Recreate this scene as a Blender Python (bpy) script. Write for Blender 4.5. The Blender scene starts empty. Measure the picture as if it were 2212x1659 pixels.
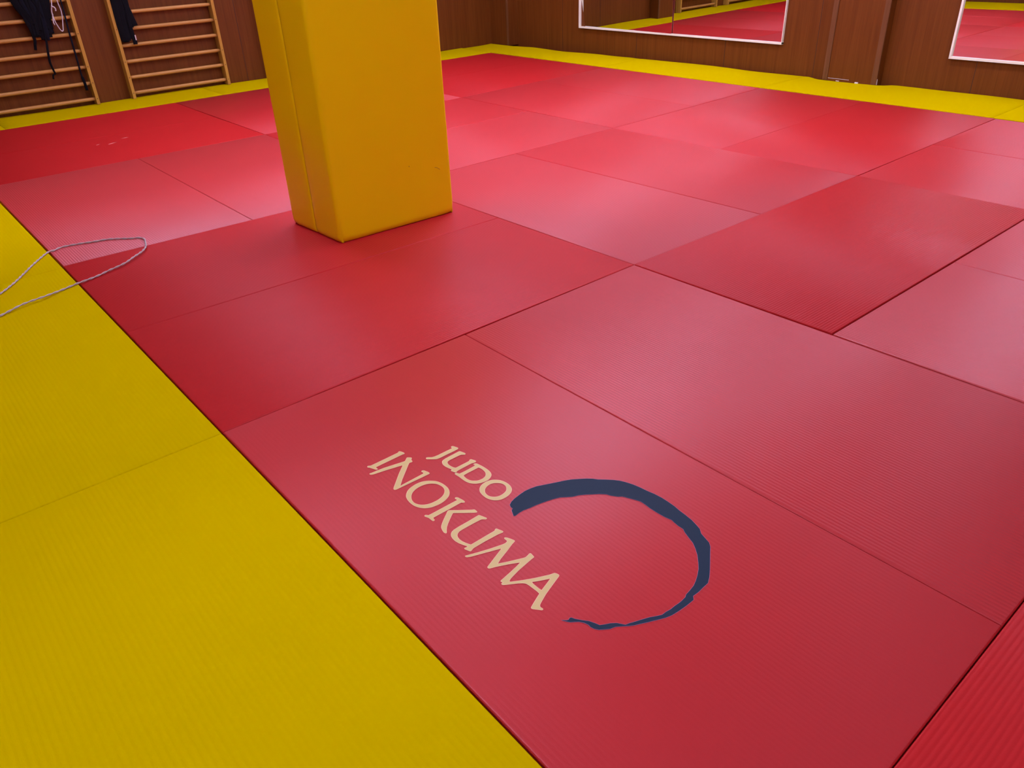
import bpy, bmesh, math, random
from mathutils import Vector, Matrix, noise

random.seed(7)
scene = bpy.context.scene
col = scene.collection

# ---------------------------------------------------------------- camera
cam_data = bpy.data.cameras.new('camera')
cam = bpy.data.objects.new('camera', cam_data)
col.objects.link(cam)
CR = [(0.7610352284, -0.6476051971, -0.0378535306),
      (-0.3569057433, -0.3692640932, -0.8580572940),
      (0.5417044134, 0.6665219712, -0.5121569978)]
CP = (-0.58479174, -2.23518778, 1.38891037)
m = Matrix.Identity(4)
for i in range(3):
    m[i][0] = CR[0][i]
    m[i][1] = -CR[1][i]
    m[i][2] = -CR[2][i]
    m[i][3] = CP[i]
cam.matrix_world = m
cam_data.sensor_width = 36.0
cam_data.sensor_fit = 'HORIZONTAL'
cam_data.lens = 36.0 * 1662.146 / 2212.0
cam_data.clip_start = 0.05
scene.camera = cam

# ---------------------------------------------------------------- world, exposure, ceiling light strength
world = bpy.data.worlds.new('world')
scene.world = world
world.use_nodes = True
world.node_tree.nodes['Background'].inputs[0].default_value = (0.8, 0.87, 1.0, 1)
world.node_tree.nodes['Background'].inputs[1].default_value = 0.05
scene.view_settings.view_transform = 'Standard'
scene.view_settings.look = 'None'
scene.view_settings.exposure = 0.22
scene.view_settings.gamma = 1.0
scene.view_settings.use_curve_mapping = False
LIGHT_COLOR = (0.96, 0.86, 1.30, 1)
LIGHT_STRENGTH = 21.0
CEIL = 2.85
# centre x, centre y and output factor of each batten luminaire (1.5 m long, along y)
LIGHTS = [(0.0, -3.5, .6), (-0.35, -0.8, .85), (1.1, 3.0, 1), (0.8, 5.6, .25), (3.2, -3.2, .2), (3.0, 1.4, 1.1), (3.2, 3.4, .9), (3.2, 5.6, .35),
          (5.4, -1.6, .6), (5.4, 0.7, .9), (5.4, 3.2, .8), (5.4, 5.6, .5)]

# ---------------------------------------------------------------- helpers
def tag(o, label=None, cat=None, group=None, kind=None):
    if label: o['label'] = label
    if cat: o['category'] = cat
    if group: o['group'] = group
    if kind: o['kind'] = kind
    return o

def empty(name, loc, label, cat, group=None):
    o = bpy.data.objects.new(name, None)
    col.objects.link(o)
    o.location = loc
    o.empty_display_size = 0.05
    return tag(o, label, cat, group)

def mesh_obj(name, verts, faces, mat, parent=None, smooth=False):
    """verts in world space; the object's origin goes to the first parent's location or the mesh centre"""
    if parent is not None:
        org = Vector(parent.matrix_world.translation) if parent.parent is None else Vector(parent.matrix_world.translation)
        org = world_loc(parent)
    else:
        n = len(verts)
        org = Vector((sum(v[0] for v in verts)/n, sum(v[1] for v in verts)/n, min(v[2] for v in verts)))
    me = bpy.data.meshes.new(name)
    me.from_pydata([(v[0]-org[0], v[1]-org[1], v[2]-org[2]) for v in verts], [], faces)
    me.validate()
    me.update()
    me.materials.append(mat)
    if smooth:
        for p in me.polygons: p.use_smooth = True
    o = bpy.data.objects.new(name, me)
    col.objects.link(o)
    if parent is not None:
        o.parent = parent
    else:
        o.location = org
    return o

def world_loc(o):
    v = Vector(o.location)
    while o.parent is not None:
        o = o.parent
        v = v + Vector(o.location)
    return v

class MB:
    def __init__(s): s.v = []; s.f = []
    def add(s, v, f):
        b = len(s.v)
        s.v += [tuple(p) for p in v]
        s.f += [tuple(i+b for i in q) for q in f]
        return s
    def box(s, a, b, bev=0.0):
        bm = bmesh.new()
        bmesh.ops.create_cube(bm, size=1)
        for v in bm.verts:
            v.co = Vector(((a[i]+b[i])/2 + v.co[i]*(b[i]-a[i]) for i in range(3)))
        if bev > 0:
            bmesh.ops.bevel(bm, geom=list(bm.edges), offset=bev, segments=2, affect='EDGES', profile=0.7)
        bm.verts.index_update()
        s.add([v.co[:] for v in bm.verts], [[v.index for v in f.verts] for f in bm.faces])
        bm.free()
        return s
    def tube(s, pts, r, n=10, cap=True, flat=1.0):
        pts = [Vector(p) for p in pts]
        rings = []
        prev = None
        for i, p in enumerate(pts):
            d = (pts[min(i+1, len(pts)-1)] - pts[max(i-1, 0)]).normalized()
            if prev is None:
                a = Vector((0, 0, 1)) if abs(d.z) < .9 else Vector((1, 0, 0))
                u = d.cross(a).normalized()
            else:
                u = (prev - d*prev.dot(d)).normalized()
            prev = u
            w = d.cross(u)
            rr = r[i] if isinstance(r, (list, tuple)) else r
            rings.append([p + u*math.cos(2*math.pi*k/n)*rr + w*math.sin(2*math.pi*k/n)*rr*flat for k in range(n)])
        v = [q for ring in rings for q in ring]
        f = []
        for i in range(len(pts)-1):
            for k in range(n):
                f.append((i*n+k, i*n+(k+1) % n, (i+1)*n+(k+1) % n, (i+1)*n+k))
        if cap:
            f.append(tuple(range(n))[::-1])
            f.append(tuple((len(pts)-1)*n+k for k in range(n)))
        return s.add(v, f)
    def build(s, name, mat, parent=None, smooth=False):
        return mesh_obj(name, s.v, s.f, mat, parent, smooth)

def catmull(pts, k=6, closed=False):
    out = []
    P = [Vector(p) for p in pts]
    n = len(P)
    rng = range(n) if closed else range(n-1)
    for i in rng:
        g = (lambda j: P[j % n]) if closed else (lambda j: P[max(0, min(n-1, j))])
        p0, p1, p2, p3 = g(i-1), g(i), g(i+1), g(i+2)
        for t in range(k):
            t /= k
            out.append(0.5*((2*p1) + (p2-p0)*t + (2*p0-5*p1+4*p2-p3)*t*t + (3*p1-p0-3*p2+p3)*t**3))
    if not closed: out.append(P[-1])
    return out

# ---------------------------------------------------------------- materials
def new_mat(name):
    mt = bpy.data.materials.new(name)
    mt.use_nodes = True
    nt = mt.node_tree
    return mt, nt, nt.nodes['Principled BSDF']

def simple(name, c, rough=0.5, metal=0.0, spec=0.5):
    mt, nt, b = new_mat(name)
    b.inputs['Base Color'].default_value = (*c, 1)
    b.inputs['Roughness'].default_value = rough
    b.inputs['Metallic'].default_value = metal
    b.inputs['Specular IOR Level'].default_value = spec
    return mt

def N(nt, t, **kw):
    n = nt.nodes.new(t)
    for k, v in kw.items():
        if k.startswith('i_'):
            n.inputs[k[2:].replace('_', ' ')].default_value = v
        else:
            setattr(n, k, v)
    return n

def mat_vinyl(name, c1, c2, rough, spec, fleck, bump=0.25, scale=(260, 60, 1), patch=0.0):
    """embossed vinyl mat cover: grain stretched along the mat, faint uneven colour, optional worn patch"""
    mt, nt, b = new_mat(name)
    L = nt.links.new
    tc = N(nt, 'ShaderNodeTexCoord')
    mp = N(nt, 'ShaderNodeMapping')
    mp.inputs['Scale'].default_value = scale
    L(tc.outputs['Object'], mp.inputs[0])
    n1 = N(nt, 'ShaderNodeTexNoise', i_Scale=1.0, i_Detail=4.0, i_Roughness=0.65)
    L(mp.outputs[0], n1.inputs['Vector'])
    n2 = N(nt, 'ShaderNodeTexNoise', i_Scale=420.0, i_Detail=2.0)
    L(tc.outputs['Object'], n2.inputs['Vector'])
    n3 = N(nt, 'ShaderNodeTexNoise', i_Scale=1.7, i_Detail=3.0)
    L(tc.outputs['Object'], n3.inputs['Vector'])
    rp = N(nt, 'ShaderNodeMix', data_type='RGBA')
    rp.inputs[6].default_value = (*c1, 1)
    rp.inputs[7].default_value = (*c2, 1)
    L(n3.outputs['Fac'], rp.inputs[0])
    L(rp.outputs[2], b.inputs['Base Color'])
    ad = N(nt, 'ShaderNodeMath', operation='MULTIPLY_ADD')
    ad.inputs[1].default_value = 0.55
    L(n2.outputs['Fac'], ad.inputs[0])
    L(n1.outputs['Fac'], ad.inputs[2])
    bp = N(nt, 'ShaderNodeBump', i_Strength=bump, i_Distance=0.0006)
    L(ad.outputs[0], bp.inputs['Height'])
    L(bp.outputs[0], b.inputs['Normal'])
    b.inputs['Roughness'].default_value = rough
    b.inputs['Specular IOR Level'].default_value = spec
    if name.startswith('yellow_vinyl'):
        b.inputs['IOR'].default_value = 1.2
    if name.startswith('red_vinyl'):
        # each mat has its own gloss (kept in the object colour's alpha)
        oi = N(nt, 'ShaderNodeObjectInfo')
        ml = N(nt, 'ShaderNodeMath', operation='MULTIPLY')
        ml.inputs[1].default_value = spec
        L(oi.outputs['Alpha'], ml.inputs[0])
        L(ml.outputs[0], b.inputs['Specular IOR Level'])
    return mt

def mat_wood(name, dark, mid, light, rough=0.42, xs=28.0, axis='Z', bump=0.04):
    mt, nt, b = new_mat(name)
    L = nt.links.new
    tc = N(nt, 'ShaderNodeTexCoord')
    mp = N(nt, 'ShaderNodeMapping')
    sc = [xs, xs, xs]
    sc['XYZ'.index(axis)] = xs*0.035
    mp.inputs['Scale'].default_value = sc
    L(tc.outputs['Object'], mp.inputs[0])
    n1 = N(nt, 'ShaderNodeTexNoise', i_Scale=1.0, i_Detail=6.0, i_Roughness=0.6, i_Distortion=0.4)
    L(mp.outputs[0], n1.inputs['Vector'])
    mp2 = N(nt, 'ShaderNodeMapping')
    sc2 = [xs*5, xs*5, xs*5]
    sc2['XYZ'.index(axis)] = xs*0.12
    mp2.inputs['Scale'].default_value = sc2
    L(tc.outputs['Object'], mp2.inputs[0])
    n2 = N(nt, 'ShaderNodeTexNoise', i_Scale=1.0, i_Detail=3.0, i_Roughness=0.5)
    L(mp2.outputs[0], n2.inputs['Vector'])
    mx = N(nt, 'ShaderNodeMath', operation='MULTIPLY_ADD')
    mx.inputs[1].default_value = 0.35
    L(n2.outputs['Fac'], mx.inputs[0])
    m2 = N(nt, 'ShaderNodeMath', operation='MULTIPLY_ADD')
    m2.inputs[1].default_value = 0.75
    m2.inputs[2].default_value = -0.05
    L(n1.outputs['Fac'], m2.inputs[0])
    L(m2.outputs[0], mx.inputs[2])
    cr = N(nt, 'ShaderNodeValToRGB')
    cr.color_ramp.elements[0].position = 0.22
    cr.color_ramp.elements[0].color = (*dark, 1)
    cr.color_ramp.elements[1].position = 0.82
    cr.color_ramp.elements[1].color = (*light, 1)
    e = cr.color_ramp.elements.new(0.5)
    e.color = (*mid, 1)
    L(mx.outputs[0], cr.inputs[0])
    L(cr.outputs[0], b.inputs['Base Color'])
    bp = N(nt, 'ShaderNodeBump', i_Strength=bump, i_Distance=0.002)
    L(mx.outputs[0], bp.inputs['Height'])
    L(bp.outputs[0], b.inputs['Normal'])
    b.inputs['Roughness'].default_value = rough
    b.inputs['Specular IOR Level'].default_value = 0.22
    return mt

RED_X = mat_vinyl('red_vinyl_x', (0.41, 0.012, 0.012), (0.46, 0.015, 0.015), 0.47, 0.36, 0, bump=0.45, scale=(60, 260, 1))
RED_Y = mat_vinyl('red_vinyl_y', (0.41, 0.012, 0.012), (0.46, 0.015, 0.015), 0.47, 0.36, 0, bump=0.45, scale=(260, 60, 1))
YEL_X = mat_vinyl('yellow_vinyl_x', (0.48, 0.395, 0.0), (0.53, 0.435, 0.0), 1.0, 0.0, 0, bump=0.45, scale=(60, 260, 1))
YEL_Y = mat_vinyl('yellow_vinyl_y', (0.48, 0.395, 0.0), (0.53, 0.435, 0.0), 1.0, 0.0, 0, bump=0.45, scale=(260, 60, 1))
PAD = mat_vinyl('yellow_pad_vinyl', (0.84, 0.63, 0.0), (0.89, 0.67, 0.0), 0.27, 0.40, 0, bump=0.12, scale=(30, 30, 30))
WALL_WOOD = mat_wood('wall_laminate', (0.092, 0.024, 0.003), (0.140, 0.040, 0.005), (0.180, 0.056, 0.009))
TRIM_WOOD = mat_wood('trim_wood', (0.10, 0.040, 0.014), (0.15, 0.062, 0.022), (0.20, 0.085, 0.035), rough=0.35, xs=60)
BEECH = mat_wood('beech_bars', (0.40, 0.21, 0.030), (0.47, 0.26, 0.042), (0.54, 0.32, 0.06), rough=0.38, xs=20)
BEECH_X = mat_wood('beech_rungs', (0.42, 0.21, 0.045), (0.50, 0.26, 0.065), (0.57, 0.32, 0.09), rough=0.36, xs=20, axis='X')
WHITE_FRAME = simple('white_frame', (0.85, 0.85, 0.70), 0.35)
MIRROR = simple('mirror_glass', (0.80, 0.82, 0.80), 0.0, 1.0)
GLASS_EDGE = simple('glass_edge', (0.05, 0.07, 0.06), 0.3)
WHITE_WALL = simple('white_plaster', (0.78, 0.78, 0.76), 0.8)
CEIL_TILE = simple('ceiling_tile', (0.80, 0.80, 0.80), 0.85)
CONCRETE = simple('concrete', (0.06, 0.04, 0.035), 0.9)
FOAM = simple('mat_foam_edge', (0.10, 0.012, 0.01), 0.8)
SCREW = simple('screw', (0.05, 0.03, 0.02), 0.4, 0.6)
BELT_BLACK = mat_vinyl('black_belt_cotton', (0.0035, 0.0035, 0.005), (0.008, 0.008, 0.010), 0.9, 0.1, 0, bump=0.8, scale=(300, 300, 40))
BELT_NAVY = mat_vinyl('navy_belt_cotton', (0.005, 0.006, 0.011), (0.010, 0.011, 0.018), 0.9, 0.1, 0, bump=0.8, scale=(300, 300, 40))
BELT_WHITE = mat_vinyl('white_belt_cotton', (0.62, 0.56, 0.56), (0.7, 0.64, 0.64), 0.85, 0.2, 0, bump=0.6, scale=(300, 300, 40))
ROPE = mat_vinyl('grey_cord', (0.42, 0.36, 0.33), (0.52, 0.46, 0.43), 0.7, 0.3, 0, bump=0.6, scale=(500, 500, 500))
TAN = simple('print_tan', (0.58, 0.50, 0.17), 0.5, 0, 0.4)
PEACH = simple('print_peach', (0.80, 0.52, 0.30), 0.5, 0, 0.4)
NAVY = simple('print_navy', (0.012, 0.032, 0.052), 0.6, 0, 0.12)
LILAC = simple('print_lilac', (0.42, 0.22, 0.36), 0.5, 0, 0.4)
PAINT = simple('white_chip', (0.75, 0.72, 0.70), 0.6)
METAL = simple('light_frame', (0.7, 0.7, 0.7), 0.4)

def emit(name, c, s):
    mt = bpy.data.materials.new(name)
    mt.use_nodes = True
    nt = mt.node_tree
    nt.nodes.remove(nt.nodes['Principled BSDF'])
    e = nt.nodes.new('ShaderNodeEmission')
    e.inputs[0].default_value = c
    e.inputs[1].default_value = s
    nt.links.new(e.outputs[0], nt.nodes['Material Output'].inputs[0])
    return mt
TUBES = {}
for _l in LIGHTS:
    if _l[2] not in TUBES: TUBES[_l[2]] = emit('tube_glow', LIGHT_COLOR, LIGHT_STRENGTH*_l[2])

# ================================================================ room shell
XL, YN, YF = -1.10, -4.60, 6.67
FLZ = -0.045
def XW(y): return 6.80 - 0.012*(y - 1.0)

def structure(name, mb, mat, parent=None, smooth=False):
    o = mb.build(name, mat, parent, smooth)
    if parent is None: o['kind'] = 'structure'
    return o

structure('floor', MB().box((XL-.2, YN-.2, FLZ-.1), (7.1, YF+.2, FLZ)), CONCRETE)
structure('ceiling', MB().box((XL-.2, YN-.2, CEIL), (7.1, YF+.2, CEIL+.1)), CEIL_TILE)
WT = 2.15      # top of the wood panelling
def wall(name, quad, upper_name=None):
    """quad: two base points and the outward thickness direction"""
    (x0, y0), (x1, y1), (tx, ty) = quad
    def slab(z0, z1, t, off):
        v = []
        for (x, y) in ((x0, y0), (x1, y1)):
            for s in (off, t):
                for z in (z0, z1):
                    v.append((x+tx*s, y+ty*s, z))
        # index: p*4 + s*2 + z
        f = [(0, 1, 5, 4), (2, 6, 7, 3), (0, 2, 3, 1), (4, 5, 7, 6), (1, 3, 7, 5), (0, 4, 6, 2)]
        return MB().add(v, f)
    w = structure(name, slab(FLZ, CEIL, .15, .012), WHITE_WALL)
    p = slab(FLZ, WT, .012, 0).build('wood_panelling', WALL_WOOD, w)
    return w, p
wall('wall_far', ((XL, YF), (XW(YF), YF), (0, 1)))
wall('wall_right', ((XW(YN), YN), (XW(YF), YF), (1, 0)))
wall('wall_left', ((XL, YN), (XL, YF), (-1, 0)))
wall('wall_near', ((XL, YN), (XW(YN), YN), (0, -1)))

# thin dark joint strips between the wood panels
def joint_right(y):
    x = XW(y)
    return MB().box((x-.0012, y-.002, 0.0), (x+.001, y+.002, WT))
def joint_far(x):
    return MB().box((x-.002, YF-.0012, 0.0), (x+.002, YF+.001, WT))
JOINT = simple('panel_joint', (0.03, 0.010, 0.005), 0.6)
k = 0
mbj = MB()
for y in (-3.2, -1.96, -0.72, 0.52, 1.985, 3.02, 4.24, 5.46):
    x = XW(y)
    mbj.box((x-.0012, y-.002, 0.0), (x+.001, y+.002, WT))
structure('trim_1', mbj, JOINT)
mbj = MB()
for x in (0.30, 3.05, 4.9):
    mbj.box((x-.002, YF-.0012, 0.0), (x+.002, YF+.001, WT))
structure('trim_2', mbj, JOINT)

def pilaster(name, x0, x1, y0, y1, corners, chips=()):
    """box pier in laminate with lighter corner mouldings"""
    o = structure(name, MB().box((x0, y0, 0.004), (x1, y1, CEIL)), WALL_WOOD)
    for (cx, cy, wx, wy) in corners:
        mb = MB()
        mb.box((cx-wx/2, cy-wy/2, 0.010), (cx+wx/2, cy+wy/2, CEIL), 0.003)
        # two shallow flutes
        m_ = mb.build('corner_moulding', TRIM_WOOD, o)
    for c in chips:
        MB().box(c[0], c[1]).build('paint_chip', PAINT, o)
    return o
pilaster('trim_3', 6.703, XW(1.3)+.05, 1.295, 1.822,
         [(6.701, 1.800, .014, .050), (6.701, 1.318, .014, .050)],
         [((6.697, 1.655, .006), (6.703, 1.685, .011)), ((6.695, 1.466, .004), (6.703, 1.496, .016)),
          ((6.703, 1.290, .012), (6.710, 1.2955, .060)), ((6.7005, 1.56, .026), (6.7032, 1.77, .028))])
pilaster('trim_4', 6.565, XW(6.3)+.05, 6.31, YF+.05, [(6.563, 6.322, .014, .030)])
pilaster('trim_5', 3.30, 3.80, 6.50, YF+.05, [(3.788, 6.498, .03, .014), (3.312, 6.498, .03, .014)])

# ceiling luminaires
for i, (x, y, out) in enumerate(LIGHTS):
    t = empty('ceiling_light', (x, y, CEIL), 'white ceiling luminaire with a wrapped opal cover', 'ceiling light', 'ceiling battens')
    MB().box((x-.12, y-.78, CEIL-.035), (x+.12, y+.78, CEIL-.0005), .004).build('housing', METAL, t)
    MB().box((x-.16, y-.75, CEIL-.115), (x+.16, y+.75, CEIL-.036), .02).build('opal_diffuser', TUBES[out], t)
    for q in (-.76, .76):
        MB().box((x-.165, y+q-.008, CEIL-.118), (x+.165, y+q+.008, CEIL-.034), .003).build('end_cap', METAL, t)

# ================================================================ mats
NODE = {(0, 0): (0.001, -0.002), (0, 1): (0.003, 1.003), (0, 2): (0.004, 2.030), (1, 0): (0.999, -0.003), (2, 0): (2.005, 0.006),
        (1, -2): (0.992, -1.999), (2, -1): (2.010, -0.997), (3, 0): (3.008, -0.003), (4, 0): (3.997, -0.010), (3, -1): (3.030, -1.001),
        (1, 2): (1.000, 1.996), (1, 4): (1.001, 4.014), (2, 4): (2.005, 4.001), (2, 1): (1.995, 0.993), (3, 2): (2.965, 1.974),
        (4, 2): (3.975, 1.985), (4, 1): (3.980, 0.982), (4, 3): (3.970, 2.981), (4, 4): (3.978, 3.945), (6, 0): (6.030, 0.004),
        (6, 2): (6.025, 2.050), (6, 6): (6.022, 6.035), (2, 6): (2.008, 6.050), (5, 2): (5.005, 2.020), (2, 2): (1.990, 1.975),
        (2, 3): (1.995, 2.985), (6, 1): (6.030, 1.03), (6, 4): (6.028, 4.06), (5, 4): (5.0, 4.003), (6, 5): (6.025, 5.04), (4, 6): (4.0, 6.045),
        (4, 5): (3.99, 4.98), (3, 6): (3.0, 6.05), (3, 4): (2.99, 3.975), (0, 4): (0.006, 4.02), (0, 6): (0.01, 6.06), (1, 6): (1.0, 6.055), (0, 5): (0.01, 5.03), (2, 5): (2.0, 5.02)}
def node(i, j): return NODE.get((i, j), (float(i), float(j)))

PER = 0.0125
def mat_mesh(quad, axis, ztop, amp, gap, nl=1, warp=None, per=PER, thick=0.040, seg=6):
    """quad = corners (x0y0, x1y0, x1y1, x0y1); ridges run along `axis`"""
    A, B, C_, D = [Vector((p[0], p[1], 0)) for p in quad]
    def P(u, v):
        return A*(1-u)*(1-v) + B*u*(1-v) + C_*u*v + D*(1-u)*v
    lx = (B-A).length
    ly = (D-A).length
    if axis == 'y':
        across, along = lx, ly
    else:
        across, along = ly, lx
    n = int(across/per)*seg
    g = gap/across; gl = gap/along
    r = 0.004
    us = [g/2 + (1-g)*k/n for k in range(n+1)]
    vs = [gl/2, gl/2 + r/along] + [gl/2 + (1-gl)*(k/nl) for k in range(1, nl)] + [1-gl/2-r/along, 1-gl/2]
    ph = random.random()*6
    rows = []
    V = []
    for vi, v in enumerate(vs):
        for ui, u in enumerate(us):
            s = (u-g/2)*across
            th = 2*math.pi*s/per + ph
            h = amp*(math.sin(th) + 0.28*math.sin(2*th+0.9))
            e = min(s, across-gap-s)
            if e < r: h -= (1-e/r)**2*0.0035
            if vi == 0 or vi == len(vs)-1: h -= 0.0035
            p = P(u, v) if axis == 'y' else P(v, u)
            z = ztop + h
            if warp: 
                p = p.copy()
                dx, dz = warp(p.x, p.y)
                p.x += dx; z += dz
            V.append((p.x, p.y, z))
    W = len(us)
    F = []
    for i in range(len(vs)-1):
        for k in range(n):
            q = (i*W+k, i*W+k+1, (i+1)*W+k+1, (i+1)*W+k)
            F.append(q if axis == 'y' else q[::-1])
    # skirt
    ring = [k for k in range(W)] + [i*W+W-1 for i in range(1, len(vs))] + [(len(vs)-1)*W+k for k in range(W-2, -1, -1)] + [i*W for i in range(len(vs)-2, 0, -1)]
    base = len(V)
    for q in ring: V.append((V[q][0], V[q][1], ztop-thick))
    m_ = len(ring)
    for k in range(m_):
        q = (ring[k], base+k, base+(k+1) % m_, ring[(k+1) % m_])
        F.append(q if axis == 'y' else q[::-1])
    F.append(tuple(base+k for k in range(m_))[::-1] if axis == 'y' else tuple(base+k for k in range(m_)))
    return V, F

def red_mat(i0, i1, j0, j1, axis, label, dz=0.0, gloss=1.0, gap=0.0022, name='judo_mat', amp=0.00034):
    q = [node(i0, j0), node(i1, j0), node(i1, j1), node(i0, j1)]
    V, F = mat_mesh(q, axis, dz, amp, gap)
    o = mesh_obj(name, V, F, RED_Y if axis == 'y' else RED_X, None, smooth=True)
    o.color = (1, 1, 1, gloss)
    # smooth only the top
    for p in o.data.polygons:
        if abs(p.normal.z) < 0.5 or p.normal.z < -0.5: p.use_smooth = False
    return tag(o, label, 'floor mat', 'red judo mats')

REDS = [
 (1, 2, -2, 0, 'y', 'red grooved mat lying beside the printed mat, on its far long side', 0.0, 1.35),
 (2, 4, -1, 0, 'x', 'darker red mat at right whose near corner points at the camera', 0.0018, 0.38),
 (2, 3, -3, -1, 'y', 'violet-tinted red mat at the right picture edge, in front of the darker red mat', -0.0006, 1.9),
 (3, 4, -3, -1, 'y', 'red mat sliver at the right picture edge behind the violet-tinted mat', -0.0003, 1.7),
 (0, 2, -3, -2, 'x', 'deep red mat in the bottom right corner with coarse diagonal ridges', -0.0008, 0.45),
 (0, 2, -4, -3, 'x', 'red mat outside the near edge, next to the bottom right mat', 0.0, 0.5),
 (2, 4, -4, -3, 'x', 'red mat outside the right edge, beyond the bottom right mat', 0.0, 0.5),
 (4, 6, -3, -2, 'x', 'red mat outside the right edge, under the second mirror', 0.0, 0.5),
 (4, 6, -4, -3, 'x', 'red mat outside the right edge, in the unseen near right corner', 0.0, 0.5),
 (0, 2, 0, 1, 'x', 'red mat in front of the yellow padded column, touching the printed mat', 0.0004, 0.48),
 (0, 2, 1, 2, 'x', 'red mat the yellow padded column stands on', 0.0002, 0.48),
 (0, 1, 2, 4, 'y', 'red mat with the looped cord lying on its near end', 0.0005, 1.9),
 (1, 2, 2, 4, 'y', 'red mat directly behind and left of the padded column', 0.0, 1.7),
 (0, 2, 4, 5, 'x', 'deep red mat with pale smudges, nearer of the two below the wall bars', 0.0003, 0.25),
 (0, 2, 5, 6, 'x', 'deep red mat along the yellow border under the wall bars', -0.0002, 0.25),
 (2, 3, 4, 6, 'y', 'pinkish red mat left of the column, reaching the far yellow border', 0.0004, 1.0),
 (3, 4, 4, 6, 'y', 'red mat hidden behind the column along the far yellow border', 0.0, 1.05),
 (2, 4, 2, 3, 'x', 'pink-lit red mat right of the column, second row behind it', -0.0004, 1.0),
 (2, 4, 3, 4, 'x', 'red mat right of the column, third row behind it', 0.0003, 0.75),
 (2, 3, 0, 2, 'y', 'brightest pink-lit mat just right of the padded column', -0.0006, 1.2),
 (3, 4, 0, 2, 'y', 'red mat between the brightest pink-lit mat and the row below the pilaster', 0.0002, 0.8),
 (4, 6, 0, 1, 'x', 'dark red mat against the yellow border below the wooden pilaster', 0.0008, 0.5),
 (4, 6, 1, 2, 'x', 'pinkish red mat against the yellow border left of the wooden pilaster', -0.0002, 0.8),
 (4, 5, 2, 4, 'y', 'red mat one row in from the border below the first mirror', 0.0004, 0.8),
 (5, 6, 2, 4, 'y', 'red mat against the yellow border below the first mirror', 0.0, 0.9),
 (4, 6, 4, 5, 'x', 'deep red mat, nearer of the two in the far room corner', 0.0003, 0.3),
 (4, 6, 5, 6, 'x', 'deep red mat filling the farthest corner of the red floor', 0.0, 0.3),
 (4, 5, -2, 0, 'y', 'red mat at the right edge below the left end of the second mirror', -0.0008, 0.9),
 (5, 6, -2, 0, 'y', 'red mat against the yellow border below the second mirror', -0.0003, 0.8),
]
for r_ in REDS: red_mat(*r_[:6], dz=r_[6], gloss=r_[7], amp=0.0005 if r_[:4] == (0, 2, -3, -2) else 0.00034)
logo_mat = red_mat(0, 1, -2, 0, 'y', 'red mat printed with a navy brush circle and cream JUDO INOKUMA lettering', dz=0.0005, gloss=1.25, amp=0.00010)

# yellow border mats: raised 4 mm over the red ones
def yellow_mat(x0, x1, y0, y1, axis, label, nl=1, warp=None, amp=0.0002):
    V, F = mat_mesh([(x0, y0), (x1, y0), (x1, y1), (x0, y1)], axis, 0.0045, amp, 0.0016, nl, warp, per=0.0155, thick=0.0445)
    o = mesh_obj('border_mat', V, F, YEL_Y if axis == 'y' else YEL_X, None, smooth=True)
    for p in o.data.polygons:
        if p.normal.z < 0.5: p.use_smooth = False
    return tag(o, label, 'floor mat', 'yellow border mats')
YX = -0.004
yellow_mat(-1.06, YX, -4.0, -2.02, 'y', 'yellow border mat behind the camera at the left wall')
yellow_mat(-1.06, YX, -2.02, -0.012, 'y', 'large yellow mat filling the bottom left corner')
yellow_mat(-1.06, YX, -0.012, 1.99, 'y', 'yellow mat on the left, just beyond the large corner one, under the cord ends')
yellow_mat(-1.06, YX, 1.99, 3.99, 'y', 'yellow mat at the left edge, farthest one seen on that side')
yellow_mat(-1.06, YX, 3.99, 6.04, 'y', 'yellow mat outside the left edge in the corner by the wall bars')
def warp_far(x, y):
    t = max(0.0, (y-6.35)/0.30)
    return 0.0, 0.004*t*t*(1+math.sin(x*3.1+1.0))
def far_mat(x0, x1, label):
    yellow_mat(x0, x1, 6.064 if x0 < 3 else 6.045, 6.652, 'x', label, 24, warp_far)
far_mat(-1.06, 0.5, 'narrow yellow mat along the far wall outside the left edge')
far_mat(0.5, 2.5, 'narrow yellow mat under the two wall bar units')
far_mat(2.5, 4.5, 'narrow yellow mat passing behind the padded column')
far_mat(4.5, 6.034, 'narrow yellow mat along the far wall right of the column')
def lerp_tab(tab, t):
    for (a, va), (b, vb) in zip(tab, tab[1:]):
        if t <= b:
            u = max(0, (t-a)/(b-a)); u = u*u*(3-2*u)
            return va + (vb-va)*u
    return tab[-1][1]
EDGE = [(-4, 6.80), (0.1, 6.79), (1.15, 6.785), (1.27, 6.70), (1.86, 6.70), (2.02, 6.765), (2.1, 6.755), (2.76, 6.72), (3.3, 6.72), (4.0, 6.68), (4.15, 6.675), (4.25, 6.70), (4.7, 6.69), (5.35, 6.60), (5.8, 6.60), (6.1, 6.55), (6.2, 6.53), (6.6, 6.53)]
def warp_right(x, y):
    t = (x-6.03)/0.75
    ex = lerp_tab(EDGE, y)
    t = max(0.0, min(1.0, t))
    return (ex-6.78)*t*t, 0.010*max(0, t-.5)*(0.6+math.sin(y*2.3)+0.3*math.sin(y*6.7))
def right_mat(y0, y1, label):
    yellow_mat(6.036, 6.785, y0, y1, 'y', label, 44, warp_right)
right_mat(-4.0, -2.0, 'yellow mat along the mirror wall, outside the right edge')
right_mat(-2.0, 0.03, 'yellow mat along the mirror wall at the right edge of view')
right_mat(0.03, 2.055, 'bright yellow mat the wooden pilaster stands against')
right_mat(2.055, 4.1, 'bright yellow mat below the right half of the first mirror')
right_mat(4.1, 6.655, 'yellow mat running into the far room corner below the first mirror')

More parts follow.
